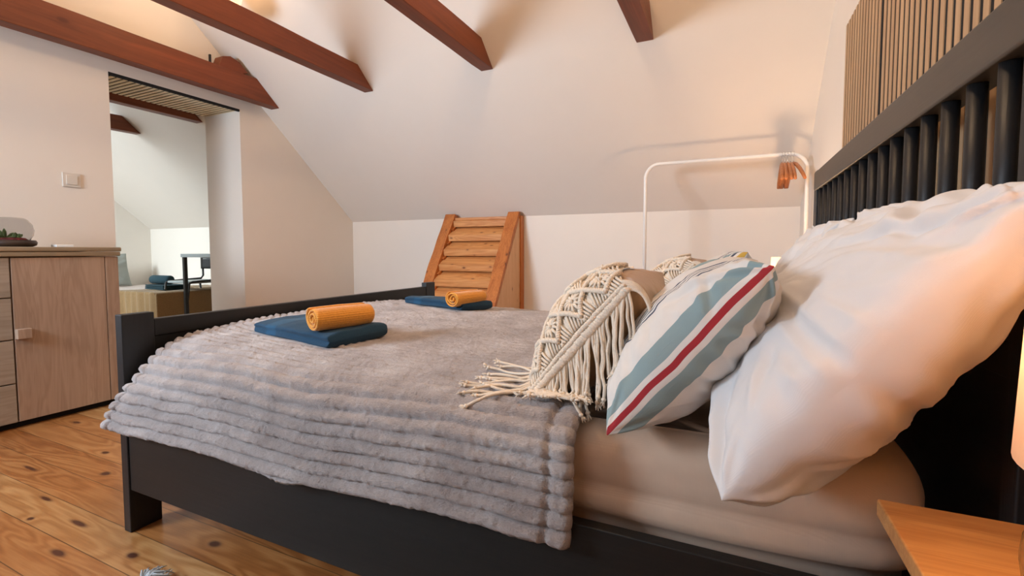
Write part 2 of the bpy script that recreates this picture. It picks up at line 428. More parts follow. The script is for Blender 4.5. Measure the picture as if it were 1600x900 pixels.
# ceilings: two slopes, the near one with three roof windows cut out
t_ = .16
struct('ceiling', MB().prism([(YB+.15, 1.17-K*.15), (RY, RZ), (RY, RZ+t_), (YB+.15, 1.17-K*.15+t_)], 0, XN-.2, XR+.15), M['plaster'])
wins = [(-6.35, -4.85, -.75, .35), (-3.0, -1.9, -1.12, -.38), (-.95, -.15, -1.12, -.38)]
nb = MB()
def slab(x0, x1, y0, y1):
    if x1-x0 > 1e-4 and y1-y0 > 1e-4:
        nb.prism([(y0, slope_near(y0)), (y1, slope_near(y1)), (y1, slope_near(y1)+t_), (y0, slope_near(y0)+t_)], 0, x0, x1)
cx = XN-.2
for (a, b, c, d) in wins:
    slab(cx, a, YF-.15, RY); slab(a, b, YF-.15, c); slab(a, b, d, RY); cx = b
slab(cx, XR+.15, YF-.15, RY)
struct('ceiling_near', nb, M['plaster'])
for i, (a, b, c, d) in enumerate(wins):
    fr = MB(); e = .05
    def strip(x0, x1, y0, y1):
        fr.prism([(y0, slope_near(y0)+.05), (y1, slope_near(y1)+.05), (y1, slope_near(y1)+.12), (y0, slope_near(y0)+.12)], 0, x0, x1)
    strip(a, a+e, c, d); strip(b-e, b, c, d); strip(a+e, b-e, c, c+e*.75); strip(a+e, b-e, d-e*.75, d)
    wf = struct('window_%d' % (i+1), fr, M['trim_white'])
    gl = MB().prism([(c, slope_near(c)+.08), (d, slope_near(d)+.08), (d, slope_near(d)+.09), (c, slope_near(c)+.09)], 0, a+e, b-e)
    gl.build('pane', M['glass'], wf)
# slatted soffit of the doorway
so = struct('trim_1', MB().box((XL-TH, D0, DZ-.004), (XL, D1, DZ+.0)), M['slat_dark'])
sl = MB(); y = D0+.004
while y < D1-.01:
    sl.box((XL-TH+.004, y, DZ-.0085), (XL-.018, min(y+.0215, D1-.002), DZ-.004)); y += .0355
sl.build('soffit_lath', M['slat_pale'], so)
MB().box((XL-.016, D0, DZ-.018), (XL+.002, D1, DZ-.002)).build('soffit_edge', M['felt'], so)

# ------------------------------------------------------------ beams
def beam(x0, x1, label, zb=2.04, h=.138, end=True, group='stained collar beams under the sloped ceiling'):
    y1b = YB - (zb-1.17)/K; y1t = YB - (zb+h-1.17)/K
    y0b = YF + (zb-1.17)/K; y0t = YF + (zb+h-1.17)/K
    mb = MB(); n = 26; v = []
    for i in range(n+1):
        f = i/n
        for (yy0, yy1, z) in ((y0b, y1b, zb), (y0t, y1t, zb+h)):
            yy = yy0 + (yy1-yy0)*f
            for x in (x0, x1):
                dz = .004*noise.noise(Vector((x*3, yy*2.2, z*3))) if z == zb else .006*noise.noise(Vector((x*3, yy*2.2, z*3)))
                dx = .004*noise.noise(Vector((yy*2.4, x*7, z*5+3)))
                v.append((x+dx, yy, z+dz if 0 < i < n else z))
    fcs = [(0, 1, 3, 2), (n*4, n*4+2, n*4+3, n*4+1)]
    for i in range(n):
        a = i*4; b = a+4
        fcs += [(a, b, b+1, a+1), (a+2, a+3, b+3, b+2), (a, a+2, b+2, b), (a+1, b+1, b+3, a+3)]
    mb.add(v, fcs)
    o = mb.build('ceiling_beam', M['beam'], bevel=.004)
    return tag(o, label, 'beam', group)
b1 = beam(-3.47, -3.375, 'red-brown ceiling beam closest to the doorway wall, with a short block on its end', h=.175)
blk = MB().prism([(2.27, 2.215), (2.44, 2.215), (2.50, 2.235), (2.435, 2.295), (2.36, 2.315), (2.30, 2.295)], 0, -3.48, -3.39)
blk.build('end_block', M['beam'], b1, bevel=.004)
MB().box((-3.494, 2.262, 2.215), (-3.48, 2.274, 2.31)).build('bracket', M['black_metal'], b1)
beam(-2.478, -2.393, 'long red-brown ceiling beam between the doorway beam and the bed-foot beam')
beam(-1.495, -1.408, 'red-brown ceiling beam crossing above the folded towels on the bed')
beam(-.502, -.408, 'red-brown ceiling beam nearest the slatted headboard wall')
beam(-4.46, -4.37, 'dark beam just behind the door opening under the pale laths', group='beams in the room beyond the doorway')
beam(-5.44, -5.35, 'short visible beam end deeper in the room beyond the doorway', group='beams in the room beyond the doorway')

# ------------------------------------------------------------ slatted wall panels
def slat_panel(y0, y1, top, label):
    t = thing('slatted_wall_panel', (XR, (y0+y1)/2, .25), label, 'wall panel', 'slatted oak wall panels behind the bed')
    MB().box((XR-.0102, y0, .25), (XR-.001, y1, top)).build('felt_backing', M['felt'], t)
    s = MB(); n = int(round((y1-y0)/.0415)); p = (y1-y0)/n
    for i in range(n):
        a = y1 - i*p - .028
        s.box((XR-.0122, a+.003, .25), (XR-.010, a+.027, top))
    s.build('slats', M['slat_oak'], t)
slat_panel(1.868, 2.40, 1.80, 'oak slat wall panel at the far end behind the headboard, left of the wide dark joint')
slat_panel(-.30, 1.850, 1.80, 'wide oak slat wall panel right of the dark joint, above the headboard')

# ------------------------------------------------------------ bed
HX = .331
bed = thing('bed', (-.68, 1.61, 0), 'black-brown wooden double bed with spindled headboard', 'bed')
def part(mb, name, mat, bevel=.003, parent=bed): return mb.build(name, mat, parent, bevel=bevel)
part(MB().box((-1.696, .782, 0), (-1.660, .872, .678)), 'post', M['black_wood_z'])
part(MB().box((-1.696, 2.355, 0), (-1.660, 2.445, .678)), 'post', M['black_wood_z'])
part(MB().box((-1.692, .872, .600), (-1.662, 2.355, .655)), 'footboard_rail', M['black_wood'])
part(MB().box((-1.690, .872, .16), (-1.667, 2.355, .600)), 'footboard_panel', M['black_wood'])
for (a, b) in ((.786, .812), (2.415, 2.441)):
    part(MB().box((-1.659, a, .135), (HX, b, .383)), 'side_rail', M['black_wood_x'])
part(MB().box((HX, .782, 0), (HX+.045, .862-.04, 1.21)), 'post', M['black_wood_z'])
part(MB().box((HX, 2.375, 0), (HX+.045, 2.445, 1.212)), 'post', M['black_wood_z'])
part(MB().box((HX-.006, .775, 1.128), (HX+.049, 2.412, 1.205)), 'headboard_top_rail', M['rail_warm_sheen'], bevel=.005)
part(MB().box((HX+.012, .822, .12), (HX+.035, 2.375, .70)), 'headboard_panel', M['black_wood'])
part(MB().box((HX+.004, .822, .70), (HX+.044, 2.375, .75)), 'headboard_lower_rail', M['black_wood'])
y = .8845
while y < 2.36:
    part(MB().tube([(HX+.014, y, .745), (HX+.014, y, 1.132)], .0128, 16), 'spindle', M['black_wood_z'], bevel=0)
    y += .0965
for o in bpy.data.objects:
    if o.name.startswith('spindle'):
        for p in o.data.polygons: p.use_smooth = len(p.vertices) == 4
for x in (-1.2, -.65, -.1):
    part(MB().box((x-.05, .813, .27), (x+.05, 2.414, .29)), 'base_board', M['stair_side'], bevel=0)

# mattress with fitted sheet, rounded, soft folds low on the side
def mattress():
    x0, x1, y0, y1, z0, z1 = -1.650, .300, .832, 2.388, .30, .545
    nu, nv = 150, 90; v = []; rows = []
    prof = []                                  # superellipse ring around, from top centre outwards
    cxm, cym = (x0+x1)/2, (y0+y1)/2; hx, hy = (x1-x0)/2, (y1-y0)/2
    nr, na = 40, 260
    def rim(a, s, inset):
        c, sn = math.cos(a), math.sin(a); p = 14
        k = (abs(c)**p + abs(sn)**p)**(-1/p)
        return cxm + c*k*(hx-inset)*s, cym + sn*k*(hy-inset)*s
    levels = [(s, 0, z1) for s in (.0, .4, .7, .85, .93)]
    r = .055
    for i in range(0, 9):
        a = i/8*PI/2
        levels.append((1, r*(1-math.sin(a)), z1 - r*(1-math.cos(a))))
    for z, ins in ((.47, .0), (.45, .001), (.44, .005), (.432, .006), (.42, .0), (.40, -.001), (.385, .002), (.378, .012), (.36, .02), (.33, .02), (.30, .03)):
        levels.append((1, ins, z))
    V = []
    for li, (s, ins, z) in enumerate(levels):
        for k in range(na):
            a = 2*PI*k/na
            x, y = rim(a, s, ins)
            zz = z + (.004*noise.noise(Vector((x*3, y*3, 1))) if z > .5 else .0)
            if z < .47:
                zz += .012*noise.noise(Vector((x*1.6, y*1.6, 5)))
                q = .006*noise.noise(Vector((x*4, y*9, z*30)))
                y += q if abs(y-y0) < .1 else 0
            # head corners sag and round off
            if x > .12 and s == 1: zz -= (x-.12)*.06*(1 if z > .4 else 0)
            V.append((x, y, zz))
    Fc = []
    for i in range(len(levels)-1):
        for k in range(na):
            k2 = (k+1) % na; Fc.append((i*na+k, i*na+k2, (i+1)*na+k2, (i+1)*na+k))
    Fc.append([(len(levels)-1)*na+k for k in range(na)])
    o = obj('mattress', V, Fc, M['sheet'], smooth=True)
    return tag(o, 'thick mattress in a beige fitted sheet, bare below the pillows', 'mattress')
mattress()

# ------------------------------------------------------------ ribbed plush blanket
def blanket_profile(x):
    """cross-section (y,z) polyline for a given x, from near hem over the top to the far hem"""
    t = min(1, max(0, (-x-.25)/1.40))          # 0 at head end, 1 at foot
    zt = .580 + .030*t
    r = .07 + .17*max(0, (t-.55)/.45)**1.5
    zh = .352 - .02*t + .006*math.sin(x*9)
    yo = .764 - .012*math.sin(t*PI)
    P = [(yo-.004, zh), (yo, zh+.05)]
    n = 12
    for i in range(n+1):
        a = i/n*PI/2
        P.append((yo+.004 + r*(1-math.cos(a)), zt-.018 - r*.92*(1-math.sin(a))))
    for y, dz in ((1.12, -.006), (1.3, -.001), (1.55, .0), (1.8, -.003), (2.0, -.012), (2.2, -.03), (2.33, -.05)):
        P.append((y, zt+dz))
    P += [(2.42, zt-.10), (2.455, zt-.16), (2.458, .36)]
    return P
def resample(P, S_):
    # arclength sampling at absolute s values
    cum = [0]
    for a, b in zip(P, P[1:]): cum.append(cum[-1] + math.hypot(b[0]-a[0], b[1]-a[1]))
    out = []; j = 0
    for s in S_:
        s = min(s, cum[-1]-1e-6)
        while j < len(cum)-2 and cum[j+1] < s: j += 1
        f = (s-cum[j])/(cum[j+1]-cum[j]+1e-12)
        out.append((P[j][0]+(P[j+1][0]-P[j][0])*f, P[j][1]+(P[j+1][1]-P[j][1])*f))
    return out
RIB = .0305
def blanket():
    tot = 2.02; ns = 640; nx = 400
    S_ = [tot*i/ns for i in range(ns+1)]
    XA = -.245
    V = []; 
    def xend(y, z):
        t = max(0, min(1, (.80-y)/.03)) * max(0, min(1, (.53-z)/.2))
        return -1.628 - .115*t
    # param q: 0 head end, 1 foot end, denser at both ends
    qs = []
    for i in range(nx+1):
        u = i/nx; qs.append(u)
    cols = []
    for q in qs:
        xm = XA + (-1.63-XA)*q
        P = resample(blanket_profile(xm), S_)
        cols.append(P)
    grid = []
    for i, q in enumerate(qs):
        P = cols[i]; col = []
        for j, s in enumerate(S_):
            y, z = P[j]
            xe = xend(y, z)
            xh = XA + .012*noise.noise(Vector((s*4, 0, 3))) + (-.02*math.exp(-((s-.42)/.1)**2))
            x = xh + (xe-xh)*q
            de = min((x-xe), (xh-x))                 # distance from an end hem
            ph = s/RIB + .16*noise.noise(Vector((x*2.6, s*1.2, 0))) + .10*noise.noise(Vector((x*9, s*3, 4)))
            rb = abs(math.sin(PI*ph))**.5
            near = max(0, min(1, (1.15-y)/.25)); foot = max(0, min(1, (-x-1.35)/.22))
            amp = .0055 + .0100*max(near, foot*.9)
            h = amp*rb + .0030*noise.noise(Vector((x*95, s*130, 7))) + .0022*noise.noise(Vector((x*48, s*70, 1))) + .0042*noise.noise(Vector((x*13, s*20, 2)))
            cr = math.exp(-((de-.042)/.007)**2)      # stitched hem crease
            h -= cr*.008*(.4+.6*max(near, foot))
            # closing down at the ends
            endf = max(0, 1-de/.016)
            h -= .020*(1-math.sqrt(max(0, 1-endf**2)))
            x += (.006*(rb-.5))*(1-min(1, de/.03))*(1 if (x-xe) > (xh-x) else -1)
            col.append((x, y, z, h))
        grid.append(col)
    for i in range(nx+1):
        for j in range(ns+1):
            x, y, z, h = grid[i][j]
            j0, j1 = max(0, j-2), min(ns, j+2)
            ty, tz = grid[i][j1][1]-grid[i][j0][1], grid[i][j1][2]-grid[i][j0][2]
            l = math.hypot(ty, tz) or 1
            ny, nz = -tz/l, ty/l
            if h < 0: h *= .8
            V.append((x, y+ny*h, z+nz*h))
    Fc = [(i*(ns+1)+j, (i+1)*(ns+1)+j, (i+1)*(ns+1)+j+1, i*(ns+1)+j+1) for i in range(nx) for j in range(ns)]
    o = obj('blanket', V, Fc, M['plush'], smooth=True, attr=[0.0]*len(V))
    sd = o.modifiers.new('thickness', 'SOLIDIFY'); sd.thickness = .010; sd.offset = -1
    return tag(o, 'ribbed pale grey plush blanket spread over the bed and hanging over its near side', 'blanket')
blanket()
def blanket_z(x, y):
    P = blanket_profile(x); best = P[0][1]
    for a, b in zip(P, P[1:]):
        if a[0] <= y <= b[0] and b[0] > a[0]: return a[1]+(b[1]-a[1])*(y-a[0])/(b[0]-a[0])
    return best

# ------------------------------------------------------------ pillows and cushions
def cushion_surface(w, h, T, seed, pinch=.07, power=.5, wr=.006, wscale=1.0, sag=0, fb=(1, 1), ncr=0, cra=.006):
    """returns f(u,v,side) -> local Vector; X across width, Y up, Z out of the front"""
    rc = random.Random(int(seed*100)); creases = []
    for k in range(ncr):
        if k % 2:                                   # folds fanning in from a corner
            cu, cv = rc.choice((-1, 1)), rc.choice((-1, 1)); an = math.atan2(-cv, -cu) + rc.uniform(-.6, .6); l = rc.uniform(.25, .5)
            cu += math.cos(an)*(l+.12); cv += math.sin(an)*(l+.12)
        else:
            cu, cv, an, l = rc.uniform(-.8, .8), rc.uniform(-.8, .8), rc.uniform(0, PI), rc.uniform(.12, .4)
        creases.append((cu, cv, math.cos(an), math.sin(an), l, rc.uniform(.030, .065), rc.uniform(.5, 1)*cra, rc.uniform(-.5, .5), rc.choice((1, 1, -1))))
    def f(u, v, side):
        a = 1-u*u; b = 1-v*v
        x = w/2*u*(1-pinch*b); y = h/2*v*(1-pinch*a)
        t = (max(0, a)**power)*(max(0, b)**power)
        z = side*T/2*t*(1 - sag*v)*(fb[0] if side > 0 else fb[1])
        if wr and t > 0:
            e = 1-t
            n1 = noise.noise(Vector((u*3.1*wscale+seed, v*3.1*wscale, side*5)))
            ang = math.atan2(v, u); rad = math.hypot(u, v)
            nf = noise.noise(Vector((ang*5.2+seed, rad*1.3, side*3+seed)))
            ridge = (1-abs(nf)*2.2)
            z += side*min(1, t*3)*(wr*1.3*n1 + wr*.9*ridge*(.35+e))
            z += side*min(1, t*3)*wr*.7*(1-abs(noise.noise(Vector((u*2.2+v*3.3+seed*2, v*1.2-u*4.1, seed))))*3)*e
        U = math.asin(max(-1, min(1, u)))/(PI/2); W = math.asin(max(-1, min(1, v)))/(PI/2); dsp = 0
        for cu, cv, ca, sa, l, wd, am, cb_, sg in creases:
            du, dv = U-cu, W-cv; al = du*ca+dv*sa
            if abs(al) > l*1.6: continue
            d = -du*sa+dv*ca - cb_*al*al
            if abs(d) > wd*4: continue
            win = math.exp(-(al/l)**4*2)*min(1, t*4)
            dsp += am*win*(math.exp(-((d-wd)/wd)**2) - .9*math.exp(-(d/wd)**2) + .35*math.exp(-((d+1.3*wd)/wd)**2))*sg
        if dsp:
            nv_ = Vector((u**3, v**3*.6, side*math.sqrt(max(.06, 1-u*u)))).normalized()
            x += nv_.x*dsp; y += nv_.y*dsp; z += nv_.z*dsp
        return Vector((x, y, z))
    return f
def frame(o, xa, ya):
    xa = Vector(xa).normalized(); ya = Vector(ya); ya = (ya - xa*ya.dot(xa)).normalized(); za = xa.cross(ya)
    m = Matrix((xa, ya, za)).transposed().to_4x4(); m.translation = Vector(o)
    return m
def cushion(name, fn, mtx, mat, n=70, dist=False, w=.4, clampz=None):
    V = []; A = []
    idx = {}
    us = [math.sin((i/n-.5)*PI) for i in range(n+1)]
    for side in (1, -1):
        for j in range(n+1):
            row = [fn(us[i], us[j], side) for i in range(n+1)]
            cum = [0]
            for a, b in zip(row, row[1:]): cum.append(cum[-1]+(b-a).length)
            mid = cum[-1] or 1
            for i in range(n+1):
                V.append(row[i]); A.append(side*(cum[-1]-cum[i])/mid*w*1.12)
    def vid(s, i, j): return s*(n+1)**2 + j*(n+1)+i
    Fc = []
    for j in range(n):
        for i in range(n):
            Fc.append((vid(0, i, j), vid(0, i+1, j), vid(0, i+1, j+1), vid(0, i, j+1)))
            Fc.append((vid(1, i, j), vid(1, i, j+1), vid(1, i+1, j+1), vid(1, i+1, j)))
    me = bpy.data.meshes.new(name); me.from_pydata(V, [], Fc)
    a = me.attributes.new('d', 'FLOAT', 'POINT'); a.data.foreach_set('value', A)
    me.materials.append(mat)
    if clampz is not None:
        for v in me.vertices:
            wp = mtx @ v.co
            zmin = clampz(wp.x, wp.y)
            if zmin is not None and wp.z < zmin:
                wp.z = zmin + (wp.z-zmin)*.04; v.co = mtx.inverted() @ wp
    for p in me.polygons: p.use_smooth = True
    o = bpy.data.objects.new(name, me); C.objects.link(o); o.matrix_world = mtx
    return o
# X local runs from the far edge to the near edge (u=+1); the seam attribute d is 0 at the near edge
def lean(near_bottom, near_top, width, far_shift=(0, 0, 0)):
    b = Vector(near_bottom); t = Vector(near_top); up = t-b
    xa = -(Vector((0, 1, 0)) + Vector(far_shift))
    c = (b+t)/2 - xa.normalized()*width/2
    # local z = x cross y ; want it to point to the foot (-x) and up
    return frame(c, xa, up), up.length
def bedtop(x, y):
    if y < .80 or y > 2.40: return None
    if x < -.25: return blanket_z(x, y)+.004
    return .546
def pillow(nb_, nt_, width, T, seed, label, hscale=1.0, name='pillow', wr=.008, sag=.12, fs=(0, 0, 0)):
    m, h = lean(nb_, nt_, width, fs)
    fn = cushion_surface(width, h*hscale, T, seed, .03, .44, wr, 1.3, sag, (.80, 1.3), 56, .0095)
    o = cushion(name, fn, m, M['pillow'], 170, clampz=bedtop)
    return tag(o, label, 'pillow', 'white bed pillows against the headboard')
pillow((.000, .700, .548), (.310, .610, .938), .79, .235, 3.1, 'large white pillow leaning on the headboard closest to the bedside lamp')
pillow((.075, 1.47, .560), (.280, 1.41, .950), .68, .17, 8.4, 'white pillow leaning on the headboard at the far side of the bed', fs=(.03, 0, 0))

m1, h1 = lean((-.180, .758, .562), (.058, .772, .848), .43)
fn1 = cushion_surface(.43, h1*1.0, .205, 5.0, .05, .5, .005, 1.0, .05, (1, 1), 26, .007)
o = cushion('striped_cushion', fn1, m1, M['striped'], 130, w=.43, clampz=bedtop)
tag(o, 'cream cushion with red and blue-grey stripes, in front of the near white pillow', 'cushion')
m2, h2 = lean((-.13, 1.42, .57), (.045, 1.46, .865), .42)
fn2 = cushion_surface(.42, h2, .17, 9.0, .05, .5, .006)
o = cushion('striped_cushion', fn2, m2, M['striped2'], 50, w=.42, clampz=bedtop)
tag(o, 'striped cushion with a mustard edge, mostly hidden behind the red-striped one', 'cushion')

def macrame_set(nb_, nt_, width, T, lab_c, lab_m, seed, tail=True):
    m, h = lean(nb_, nt_, width)
    fn = cushion_surface(width, h, T, seed, .05, .5, .003, 1.0, .0)
    o = cushion('tan_cushion', fn, m, M['tan'], 60, w=width, clampz=bedtop)
    tag(o, lab_c, 'cushion', 'tan velvet cushions')
    rnd = random.Random(int(seed*10))
    # surface of the front, distance b from the near edge, a from the top (0) to the bottom (1)
    tab = [(0.0, 0.0)]; pp = fn(.9999, 0, 1)
    for i in range(1, 121):
        th = i/120*PI*.92; q = fn(math.cos(th), 0, 1); tab.append((tab[-1][0]+(q-pp).length, th)); pp = q
    def theta(b):
        if b <= 0: return b/(T/2)
        for (b0, t0), (b1_, t1) in zip(tab, tab[1:]):
            if b1_ >= b: return t0+(t1-t0)*(b-b0)/(b1_-b0)
        return tab[-1][1]
    def raw(th, v):
        return fn(min(.9995, math.cos(th)), v, 1 if th >= 0 else -1)
    def Sf(b, a, off):
        th = theta(b); v = .90 - a*1.86; v = max(-.965, v)
        p = raw(th, v); e = .04
        pu = raw(th-e, v)-raw(th+e, v); pv = raw(th, min(.99, v+e))-raw(th, max(-.99, v-e))
        n = pu.cross(pv).normalized()
        if n.z < -.2: n = -n
        q = m @ (p + n*off)
        zm = bedtop(q.x, q.y)
        if zm and q.z < zm+off: q.z = zm+off
        return q
    root = thing('macrame_throw', tuple(Sf(.1, .95, .0)), lab_m, 'macrame throw', 'cream macrame throws over the tan cushions')
    LEN = h*1.05; BW = min(.30, width*.80)
    sheet = MB().grid(lambda p, q: Sf(p*BW, q, .0045 + .0012*math.sin(q*LEN/.009*2*PI)), 60, 150)
    sheet.build('knotted_base', M['cream'], root, smooth=True)
    kn = MB()
    def braid(pts, r=.0042, pitch=.0085, off=.011):
        # a twisted cord of two strands plus half-hitch knots
        path = []
        L_ = 0; seq = [pts[0]]
        for (b0, a0), (b1, a1) in zip(pts, pts[1:]):
            d = math.hypot(b1-b0, (a1-a0)*LEN); k = max(2, int(d/.002))
            for i in range(1, k+1): seq.append((b0+(b1-b0)*i/k, a0+(a1-a0)*i/k))
        for ph in (0, PI):
            P = []
            for i, (b, a) in enumerate(seq):
                j = min(len(seq)-1, i+1); db = seq[j][0]-b; da = (seq[j][1]-a)*LEN
                l = math.hypot(db, da) or 1; nb2, na2 = -da/l, db/l
                th = i*.002/pitch*2*PI + ph
                P.append(Sf(b+nb2*math.cos(th)*r*.8, a+na2*math.cos(th)*r*.8/LEN, off+math.sin(th)*r*.7))
            kn.tube(P, r, 6)
    braid([(0, 0), (0, 1)], .0048, .013); braid([(.0105, 0), (.0105, 1)], .0036, .010)
    nd = max(3, int(round(LEN/.085))); dp = 1/nd
    cl = [.075, .205]
    for c0 in cl:
        hw = .045
        z1 = []; z2 = []
        for k in range(nd*2+1):
            z1.append((c0-hw if k % 2 == 0 else c0+.0, k*dp/2)); 
        zz = [(c0 + (hw if k % 2 else -.004*0), k*dp/2) for k in range(nd*2+1)]
        lft = [(c0 - (hw if k % 2 else 0), k*dp/2) for k in range(nd*2+1)]
        braid(zz, .0036, .0095, .0115); braid(lft, .0036, .0095, .0115)
        for k in range(nd):
            ac = (k+.5)*dp
            # radiating cords in each diamond
            for q in range(12):
                an = 2*PI*q/12 + .2
                rx = hw*.80; ry = dp*LEN*.40
                s1 = 1/(abs(math.cos(an))/rx + abs(math.sin(an))/ry)
                P = []
                for i in range(6):
                    rr = .004 + (s1-.004)*i/5
                    P.append(Sf(c0+math.cos(an)*rr, ac+math.sin(an)*rr/LEN, .0085+.0035*math.sin(i/5*PI)))
                kn.tube(P, [.002, .0028, .0034, .0034, .0028, .002], 6)
            kn.tube([Sf(c0, ac-.002/LEN, .012), Sf(c0, ac+.002/LEN, .012)], .005, 6)
    # slanted infill cords between the diamonds
    a = 0.0
    while a < 1:
        for (b0, b1, sg) in ((.018, .030, 1), (.135, .150, -1)):
            ph = (a/dp) % 1; tri = abs(ph-.5)*2        # 1 at diamond tips
            bl = b0; br = cl[0]-.045*(1-tri)-.005 if sg == 1 else b1+.055*tri
            if sg == -1: bl = cl[0]+.045*(1-tri)+.006; br = cl[1]-.045*(1-tri)-.006
            if br-bl > .006:
                P = [Sf(bl+(br-bl)*i/5, a + sg*.0*i + (.012*(i/5)*(1 if ph < .5 else -1))/LEN, .0085) for i in range(6)]
                kn.tube(P, .0027, 5)
        a += .0072/LEN
    kn.build('knots', M['cream'], root, smooth=True)
    # fringe
    def tuft(fr, p, d):
        d = Vector(d).normalized()
        fr.tube([p-d*.004, p, p+d*.004], [.0026, .0052, .0034], 6)
        for k in range(7):
            o2 = Vector((rnd.uniform(-1, 1), rnd.uniform(-1, 1), rnd.uniform(-1, 1)))*.5
            e = p + (d+o2).normalized()*rnd.uniform(.010, .017)
            fr.tube([p+d*.003, p+(e-p)*.6+o2*.001, e], [.0016, .0014, .0008], 4)
    def cord(P, r=.0030):
        fr = MB(); 
        # smooth
        Q = []
        for i in range(len(P)-1):
            p0 = P[max(0, i-1)]; p1 = P[i]; p2 = P[i+1]; p3 = P[min(len(P)-1, i+2)]
            for k in range(4):
                t = k/4
                Q.append(.5*((2*p1)+(-p0+p2)*t+(2*p0-5*p1+4*p2-p3)*t*t+(-p0+3*p1-3*p2+p3)*t**3))
        Q.append(P[-1])
        fr.tube(Q, r, 7)
        tuft(fr, Q[-1], Q[-1]-Q[-3])
        fr.build('fringe_cord', M['cream'], root, smooth=True)
    nfr = 42
    for i in range(nfr):
        a = .01 + .97*i/(nfr-1)
        st = Sf(-.002, a, .010)
        ln = rnd.uniform(.105, .15)*(1-.35*max(0, a-.55)/.45)
        P = [st]
        out = Vector((rnd.uniform(-.10, .16)+.10*(1-a), -rnd.uniform(.10, .26), 0))
        for k in range(1, 7):
            f = k/6
            p = st + out*ln*(f**.7)*.8 + Vector((rnd.uniform(-.0025, .0025), rnd.uniform(-.003, .003), -ln*f))
            fl = .560 if p.x > -.255 else .588
            if p.y < .79: fl = min(fl, .50+.05*0) if False else fl - max(0, .80-p.y)*1.2
            if p.z < fl+.004:
                ex = fl+.004-p.z; p.z = fl+.004+.002*(k % 2); p.y -= ex*.30; p.x += ex*rnd.uniform(-.5, .7)
            P.append(p)
        cord(P, rnd.uniform(.0027, .0033))
    if tail:
        for i in range(13):
            b = .004 + .014*i
            st = Sf(b if i else -.002, 1.0, .009)
            ln = rnd.uniform(.10, .15)
            an = rnd.uniform(-.5, .25) - .25 + .02*i
            P = [st]
            for k in range(1, 7):
                f = k/6
                q = Vector((st.x - math.cos(an)*ln*f, st.y + math.sin(an)*ln*f + .008*math.sin(f*5+i), 0))
                q.z = max(blanket_z(q.x, q.y)+.012 + .008*abs(math.sin(i*1.7+f*3)), st.z-.05*f)
                P.append(q)
            cord(P, .0032)
    # loops hanging over the top edge at the back
    for i in range(5):
        p0 = Sf(i*.007-.004, .0, .010)
        P = [p0]
        for k in range(1, 6):
            f = k/5
            P.append(p0 + Vector((.042*math.sin(f*1.7)+.004*i*f, 0, .010*math.sin(f*PI)-.085*f**1.5)))
        cord(P, .003)
    return root
macrame_set((-.352, .852, .582), (-.158, .90, .812), .40, .21, 'tan velvet cushion under the near fringed macrame throw', 'cream macrame throw nearest the camera with its fringe spilling onto the blanket', 2.0)
macrame_set((-.300, 1.46, .590), (-.075, 1.50, .835), .36, .17, 'tan velvet cushion at the far side under the second macrame throw', 'cream macrame throw on the far cushion, peeking above the red-striped cushion', 6.0, tail=False)

# ------------------------------------------------------------ towels
def folded_towel(corner, dirx, L_, W_, T, label, seed):
    """corner = the lower near-left corner, dirx = direction of its long side"""
    dx = Vector((dirx[0], dirx[1], 0)).normalized(); dy = Vector((-dx.y, dx.x, 0))
    o0 = Vector(corner)
    nu, nv = 90, 50
    V = []; A = []
    ring = 44
    # section in (v,z) repeated along u: build as cushion-like rounded slab with fold layers
    n = 28
    secs = []
    for i in range(nu+1):
        u = i/nu
        # end rounding
        e0 = min(1, u/.06); e1 = min(1, (1-u)/.03)
        tz = math.sqrt(max(0, 1-(1-e0)**2))*math.sqrt(max(0, 1-(1-e1)**2))
        inset = .012*(1-e0)**2 + .004*(1-e1)**2
        sec = []
        for k in range(ring):
            a = 2*PI*k/ring; c, s = math.cos(a), math.sin(a); p = 5
            kk = (abs(c)**p+abs(s)**p)**(-1/p)
            y = .5+.5*c*kk; z = .5+.5*s*kk
            hz = T*(.86+.14*min(1, u*2.2))            # fatter at the folded end
            yy = inset + (W_-2*inset)*y + .004*noise.noise(Vector((u*5, seed, k*.2)))
            zz = hz*(.5+(z-.5)*max(.04, tz)) + .0035*noise.noise(Vector((u*7, y*5, seed)))*(1 if z > .5 else 0)
            if abs(c*kk) > .9: yy += (.0035 if c < 0 else -.0035)*math.cos((z-.5)*2*PI*1.5)   # fold grooves
            q = o0 + dx*(u*L_) + dy*yy
            q.z = blanket_z(q.x, q.y) + .006 + zz
            sec.append(q)
        secs.append(sec)
        V += sec; A += [u*L_]*ring
    Fc = []
    for i in range(nu):
        for k in range(ring):
            k2 = (k+1) % ring; Fc.append((i*ring+k, i*ring+k2, (i+1)*ring+k2, (i+1)*ring+k))
    Fc.append(list(range(ring))[::-1]); Fc.append([nu*ring+k for k in range(ring)])
    o = obj('folded_towel', V, Fc, M['teal'], smooth=True, attr=A)
    return tag(o, label, 'towel', 'folded petrol blue towels')
